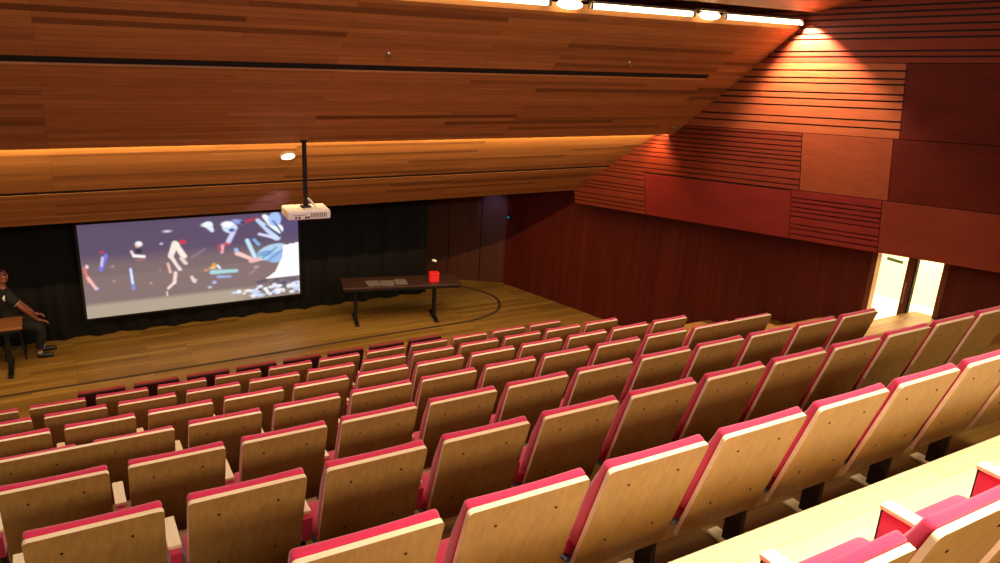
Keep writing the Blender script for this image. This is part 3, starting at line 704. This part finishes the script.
def make_seat(width=WID, wide=False, screws=True, face='veneer', rim='edge', cloth='fabric'):
    root = bpy.data.objects.new('auditorium_seat' if not wide else 'wide_auditorium_seat', None); COL.objects.link(root); root.empty_display_size = .1
    bmx = back_mat()
    b = bmesh.new(); rounded_panel(b, width, .59, .02, .018, bmx); p = link('backrest_panel', b, [M[face], M[rim]], root)
    if screws:
        for x in ((-.12, .12) if not wide else (-.4, -.16, .16, .4)):
            for z in (-.105, -.42):
                b = bmesh.new(); bmesh.ops.create_cone(b, cap_ends=True, segments=10, radius1=.0055, radius2=.0055, depth=.003, matrix=bmx @ Matrix.Translation((x, -.001, z)) @ Matrix.Rotation(math.pi/2, 4, 'X'))
                link('screw', b, M['screw'], p)
    cols = [0] if not wide else [-PITCH/2, PITCH/2]
    w = WID-.008
    for cx in cols:
        b = bmesh.new()
        topz = .006 if not wide else -.010
        vs = box(b, (cx-w/2, .021, -.46), (cx+w/2, .085, topz), None, .016, 3)
        bmesh.ops.subdivide_edges(b, edges=[e for e in b.edges if e.calc_length() > .2], cuts=7, use_grid_fill=True)
        for v in b.verts:
            fx = max(0, 1-((v.co.x-cx)/(w/2))**2)
            dz = min(1, max(0, -v.co.z/.2)); kk = .60+.40*dz*dz*(3-2*dz)
            v.co.y = .021+(v.co.y-.021)*kk
            if v.co.y > .05: v.co.y += .012*fx*dz
            if v.co.z > -.02: v.co.z -= .008*fx
            v.co = bmx @ v.co
        link('back_cushion', b, M[cloth], root, True)
        b = bmesh.new(); box(b, (cx-w/2+.004, .205, .355), (cx+w/2-.004, .455, .44), None, .03, 3)
        bmesh.ops.subdivide_edges(b, edges=[e for e in b.edges if e.calc_length() > .15], cuts=4, use_grid_fill=True)
        for v in b.verts:
            if v.co.z > .41: v.co.z += .014*max(0, 1-((v.co.x-cx)/(w/2))**2)*max(0, math.sin(math.pi*(v.co.y-.205)/.25))
        link('seat_cushion', b, M['fabric'], root, True)
        b = bmesh.new(); box(b, (cx-w/2, .215, .335), (cx+w/2, .475, .354), None, .004, 1); box(b, (cx-.03, .47, .337), (cx+.03, .488, .352), None, .003, 1)
        link('seat_pan', b, M['grey'], root)
    return root
def make_arm(root, x):
    b = bmesh.new()
    prism(b, [(.20, .40), (.37, .38), (.415, .40), (.415, .53), (.40, .538), (.17, .538)], x-.022, x+.022)
    a = link('armrest', b, M['fabric'], root)
    b = bmesh.new(); box(b, (x-.028, .20, .539), (x+.028, .425, .558), None, .004, 2); link('arm_cap', b, M['birch'], a)
    b = bmesh.new(); box(b, (x-.024, .4155, .40), (x+.024, .4205, .538), None, .001, 1); link('front_strip', b, M['black'], a)
    b = bmesh.new(); prism(b, [(.26, .0), (.36, .0), (.35, .40), (.26, .40)], x-.014, x+.014)
    lg = link('leg', b, M['seatleg'], root)
    b = bmesh.new(); box(b, (x-.04, .14, .0), (x+.04, .44, .022), None, .006, 1); link('foot', b, M['birch'], lg)
AX = -WID/2-(PITCH-WID)/2
def copy_tree(o, parent=None):
    c = o.copy(); COL.objects.link(c)
    if parent: c.parent = parent
    for ch in list(o.children): copy_tree(ch, c)
    return c
p_near = make_seat(screws=True); make_arm(p_near, AX)
p_near_end = copy_tree(p_near); make_arm(p_near_end, -AX)
p_far = make_seat(screws=False); make_arm(p_far, AX)
p_far_end = copy_tree(p_far); make_arm(p_far_end, -AX)
p_wide = make_seat(width=WID+PITCH, wide=True, screws=True); make_arm(p_wide, AX-PITCH/2)
p_wide_end = copy_tree(p_wide); make_arm(p_wide_end, -AX+PITCH/2)
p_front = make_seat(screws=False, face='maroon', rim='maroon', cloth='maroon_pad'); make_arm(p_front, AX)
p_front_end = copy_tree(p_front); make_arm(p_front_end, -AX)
protos = [p_front, p_front_end, p_near, p_near_end, p_far, p_far_end, p_wide, p_wide_end]
first_used = set()
ORD = ['first', 'second', 'third', 'fourth', 'fifth', 'sixth', 'seventh', 'eighth', 'ninth', 'tenth', 'eleventh', 'twelfth']
RN = {1: 'front row at the stage', 2: 'second row from the stage', 3: 'third row from the stage', 4: 'fourth row from the stage',
      5: 'fifth row from the stage', 6: 'sixth row from the stage', 7: 'seventh row from the stage', 8: 'long row nearest the viewer', 9: 'short cut-off bottom right row'}
KS = {1: range(0, 8), 2: range(-1, 11), 3: range(-1, 11), 4: range(-1, 11), 5: range(0, 8), 6: range(-1, 11), 7: range(0, 12), 8: range(-1, 7), 9: range(-1, 2)}
EXTRA9 = [-5, -4, -3, -2, 2, 3, 4]      # neighbours of the cut-off row, outside the photo; they shade the row below
def place(proto, x, row, label, grp):
    if id(proto) not in first_used: first_used.add(id(proto)); o = proto
    else: o = copy_tree(proto)
    o.location = (x, ROWS[row][0], FZ[row]); o['label'] = label; o['category'] = 'seat'; o['group'] = grp
for r in range(1, 10):
    Y, Z, X0 = ROWS[r]; ks = list(KS[r]); n = len(ks)
    grp = ('maroon-backed' if r == 1 else 'wood-backed crimson')+' seats of the '+RN[r]
    for j, k in enumerate(ks):
        last = (j == n-1 and r not in (5, 8, 9))
        proto = ((p_near_end if last else p_near) if r >= 5 else (p_far_end if last else p_far))
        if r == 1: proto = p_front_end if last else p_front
        if r == 9:
            lab = ['crimson seat at bottom right whose wooden back only shows its top right corner', 'crimson seat at bottom right with its wooden back rounded at the left corner', 'crimson seat cushion in the bottom right corner, cut by the right edge'][j]
        elif r == 8:
            lab = 'wood-backed crimson seat, %s from the left in the %s' % (ORD[j], RN[r])
        else:
            c = n-1-j
            if r == 1: lab = 'dark maroon-backed seat, %s from the right end of the %s' % (ORD[c], RN[r])
            elif r == 5: lab = 'wood-backed seat, %s leftward from the wide right panel, %s' % (ORD[c], RN[r])
            else: lab = 'wood-backed crimson seat, %s from the right end of the %s' % (ORD[c], RN[r])
            if c == 0 and r == 1: lab = 'dark maroon-backed seat at the right end of the front row at the stage'
        place(proto, X0+PITCH*k+WID/2, r, lab, grp)
    if r == 9:
        for k in EXTRA9:
            place(p_near, X0+PITCH*k+WID/2, 9, 'crimson seat of the bottom right row, %s seat %s the edge of the photo' % ((ORD[-2-k], 'leftward past') if k < 0 else (ORD[k-2], 'rightward past')), grp)
    if r == 5:
        place(p_wide, X0+PITCH*(-1.5)+WID/2, 5, 'double-width wood-backed seat at the left end of the fifth row', 'double-width seats of the fifth row')
        place(p_wide_end, X0+PITCH*8.5+WID/2+.02, 5, 'double-width wood-backed seat at the right end of the fifth row', 'double-width seats of the fifth row')
for p in protos:
    if id(p) not in first_used:
        for c in list(p.children_recursive): bpy.data.objects.remove(c)
        bpy.data.objects.remove(p)

# ------------------------------------------------------------------ lights
def area(name, loc, target, sx, sy, power, col, spread=180):
    l = bpy.data.lights.new(name, 'AREA'); l.shape = 'RECTANGLE'; l.size = sx; l.size_y = sy; l.energy = power; l.color = col; l.spread = math.radians(spread)
    o = bpy.data.objects.new(name, l); COL.objects.link(o); o.location = loc
    o.rotation_euler = (V(target)-V(loc)).to_track_quat('-Z', 'Y').to_euler(); return o
def spot(name, loc, target, power, col, angle, blend=.6, r=.03):
    l = bpy.data.lights.new(name, 'SPOT'); l.energy = power; l.color = col; l.spot_size = math.radians(angle); l.spot_blend = blend; l.shadow_soft_size = r
    o = bpy.data.objects.new(name, l); COL.objects.link(o); o.location = loc
    o.rotation_euler = (V(target)-V(loc)).to_track_quat('-Z', 'Y').to_euler(); return o
WARM = (1, .76, .5); WARM2 = (1, .84, .64)
area('strip_lamp', W(3.5, 7.22, .26), W(3.5, 5.0, -3.0), 10.4, .06, 190, WARM2, 170)
area('cove_lamp', W(1.0, 9.285, -1.372), W(1.0, 9.95, -1.74), 15.4, .03, 330, (1, .68, .30), 180)
area('house_lamp', W(2.5, -3.2, 1.35), W(2.5, 3.5, -1.8), 9.0, .5, 350, WARM2, 150)
area('house_lamp_middle', W(2.5, 3.0, 1.45), W(2.5, 3.3, -2.6), 9.0, .5, 50, WARM2, 160)
area('tier_fill', W(3.2, 1.12, 1.2), W(3.2, 1.16, -2), 4.2, .12, 66, (1, .93, .70), 50)  # added lamp without a fixture, brightens the nearest tread
spot('wall_washer', cp(4.2, 3.09, .21), cp(4.45, 0, -.35), 1300, (1, .68, .48), 96, .5, .02)
spot('wall_washer_far', cp(1.85, 1.36, .16), cp(1.75, 0, -.2), 30, (1, .36, .14), 100, .8, .02)
area('corridor_lamp', wp(6.2, DZ1+.25, .9), wp(6.2, DZ0, .9), 1.4, .8, 190, (1, .88, .64))
spot('blue_beam', W(7.55, 13.15, -2.75), W(7.98, 13.66, -3.6), 60, (.22, .3, 1), 46, .9, .03)
area('stage_fill', W(2.5, 11.45, -2.30), W(2.5, 11.75, -5.15), 11, .2, 42, (1, .9, .5), 130)  # unseen lamp added to lift the stage floor
spot('screen_spill', W(2.9, 9.5, -2.2), W(2.66, 11.05, -2.55), 160, (.30, .28, 1), 24, 1, .05)
w = bpy.data.worlds.new('world'); SC.world = w; w.use_nodes = True
w.node_tree.nodes['Background'].inputs[0].default_value = (1, .62, .42, 1); w.node_tree.nodes['Background'].inputs[1].default_value = .05

# ------------------------------------------------------------------ camera
cam = bpy.data.cameras.new('camera'); co = bpy.data.objects.new('camera', cam); COL.objects.link(co)
R = ((0.864756, -0.499453, 0.052392), (0.111414, 0.292528, 0.949744), (0.489678, 0.81546, -0.308611))
mw = Matrix(((R[0][0], R[1][0], -R[2][0], 0), (R[0][1], R[1][1], -R[2][1], 0), (R[0][2], R[1][2], -R[2][2], 0), (0, 0, 0, 1)))
mw.translation = (0, 0, ZO); co.matrix_world = mw
cam.sensor_width = 36; cam.sensor_fit = 'HORIZONTAL'; cam.lens = 767.143/1000*36; cam.clip_start = .05; cam.clip_end = 100
SC.camera = co
SC.view_settings.view_transform = 'Standard'; SC.view_settings.look = 'None'; SC.view_settings.exposure = 0
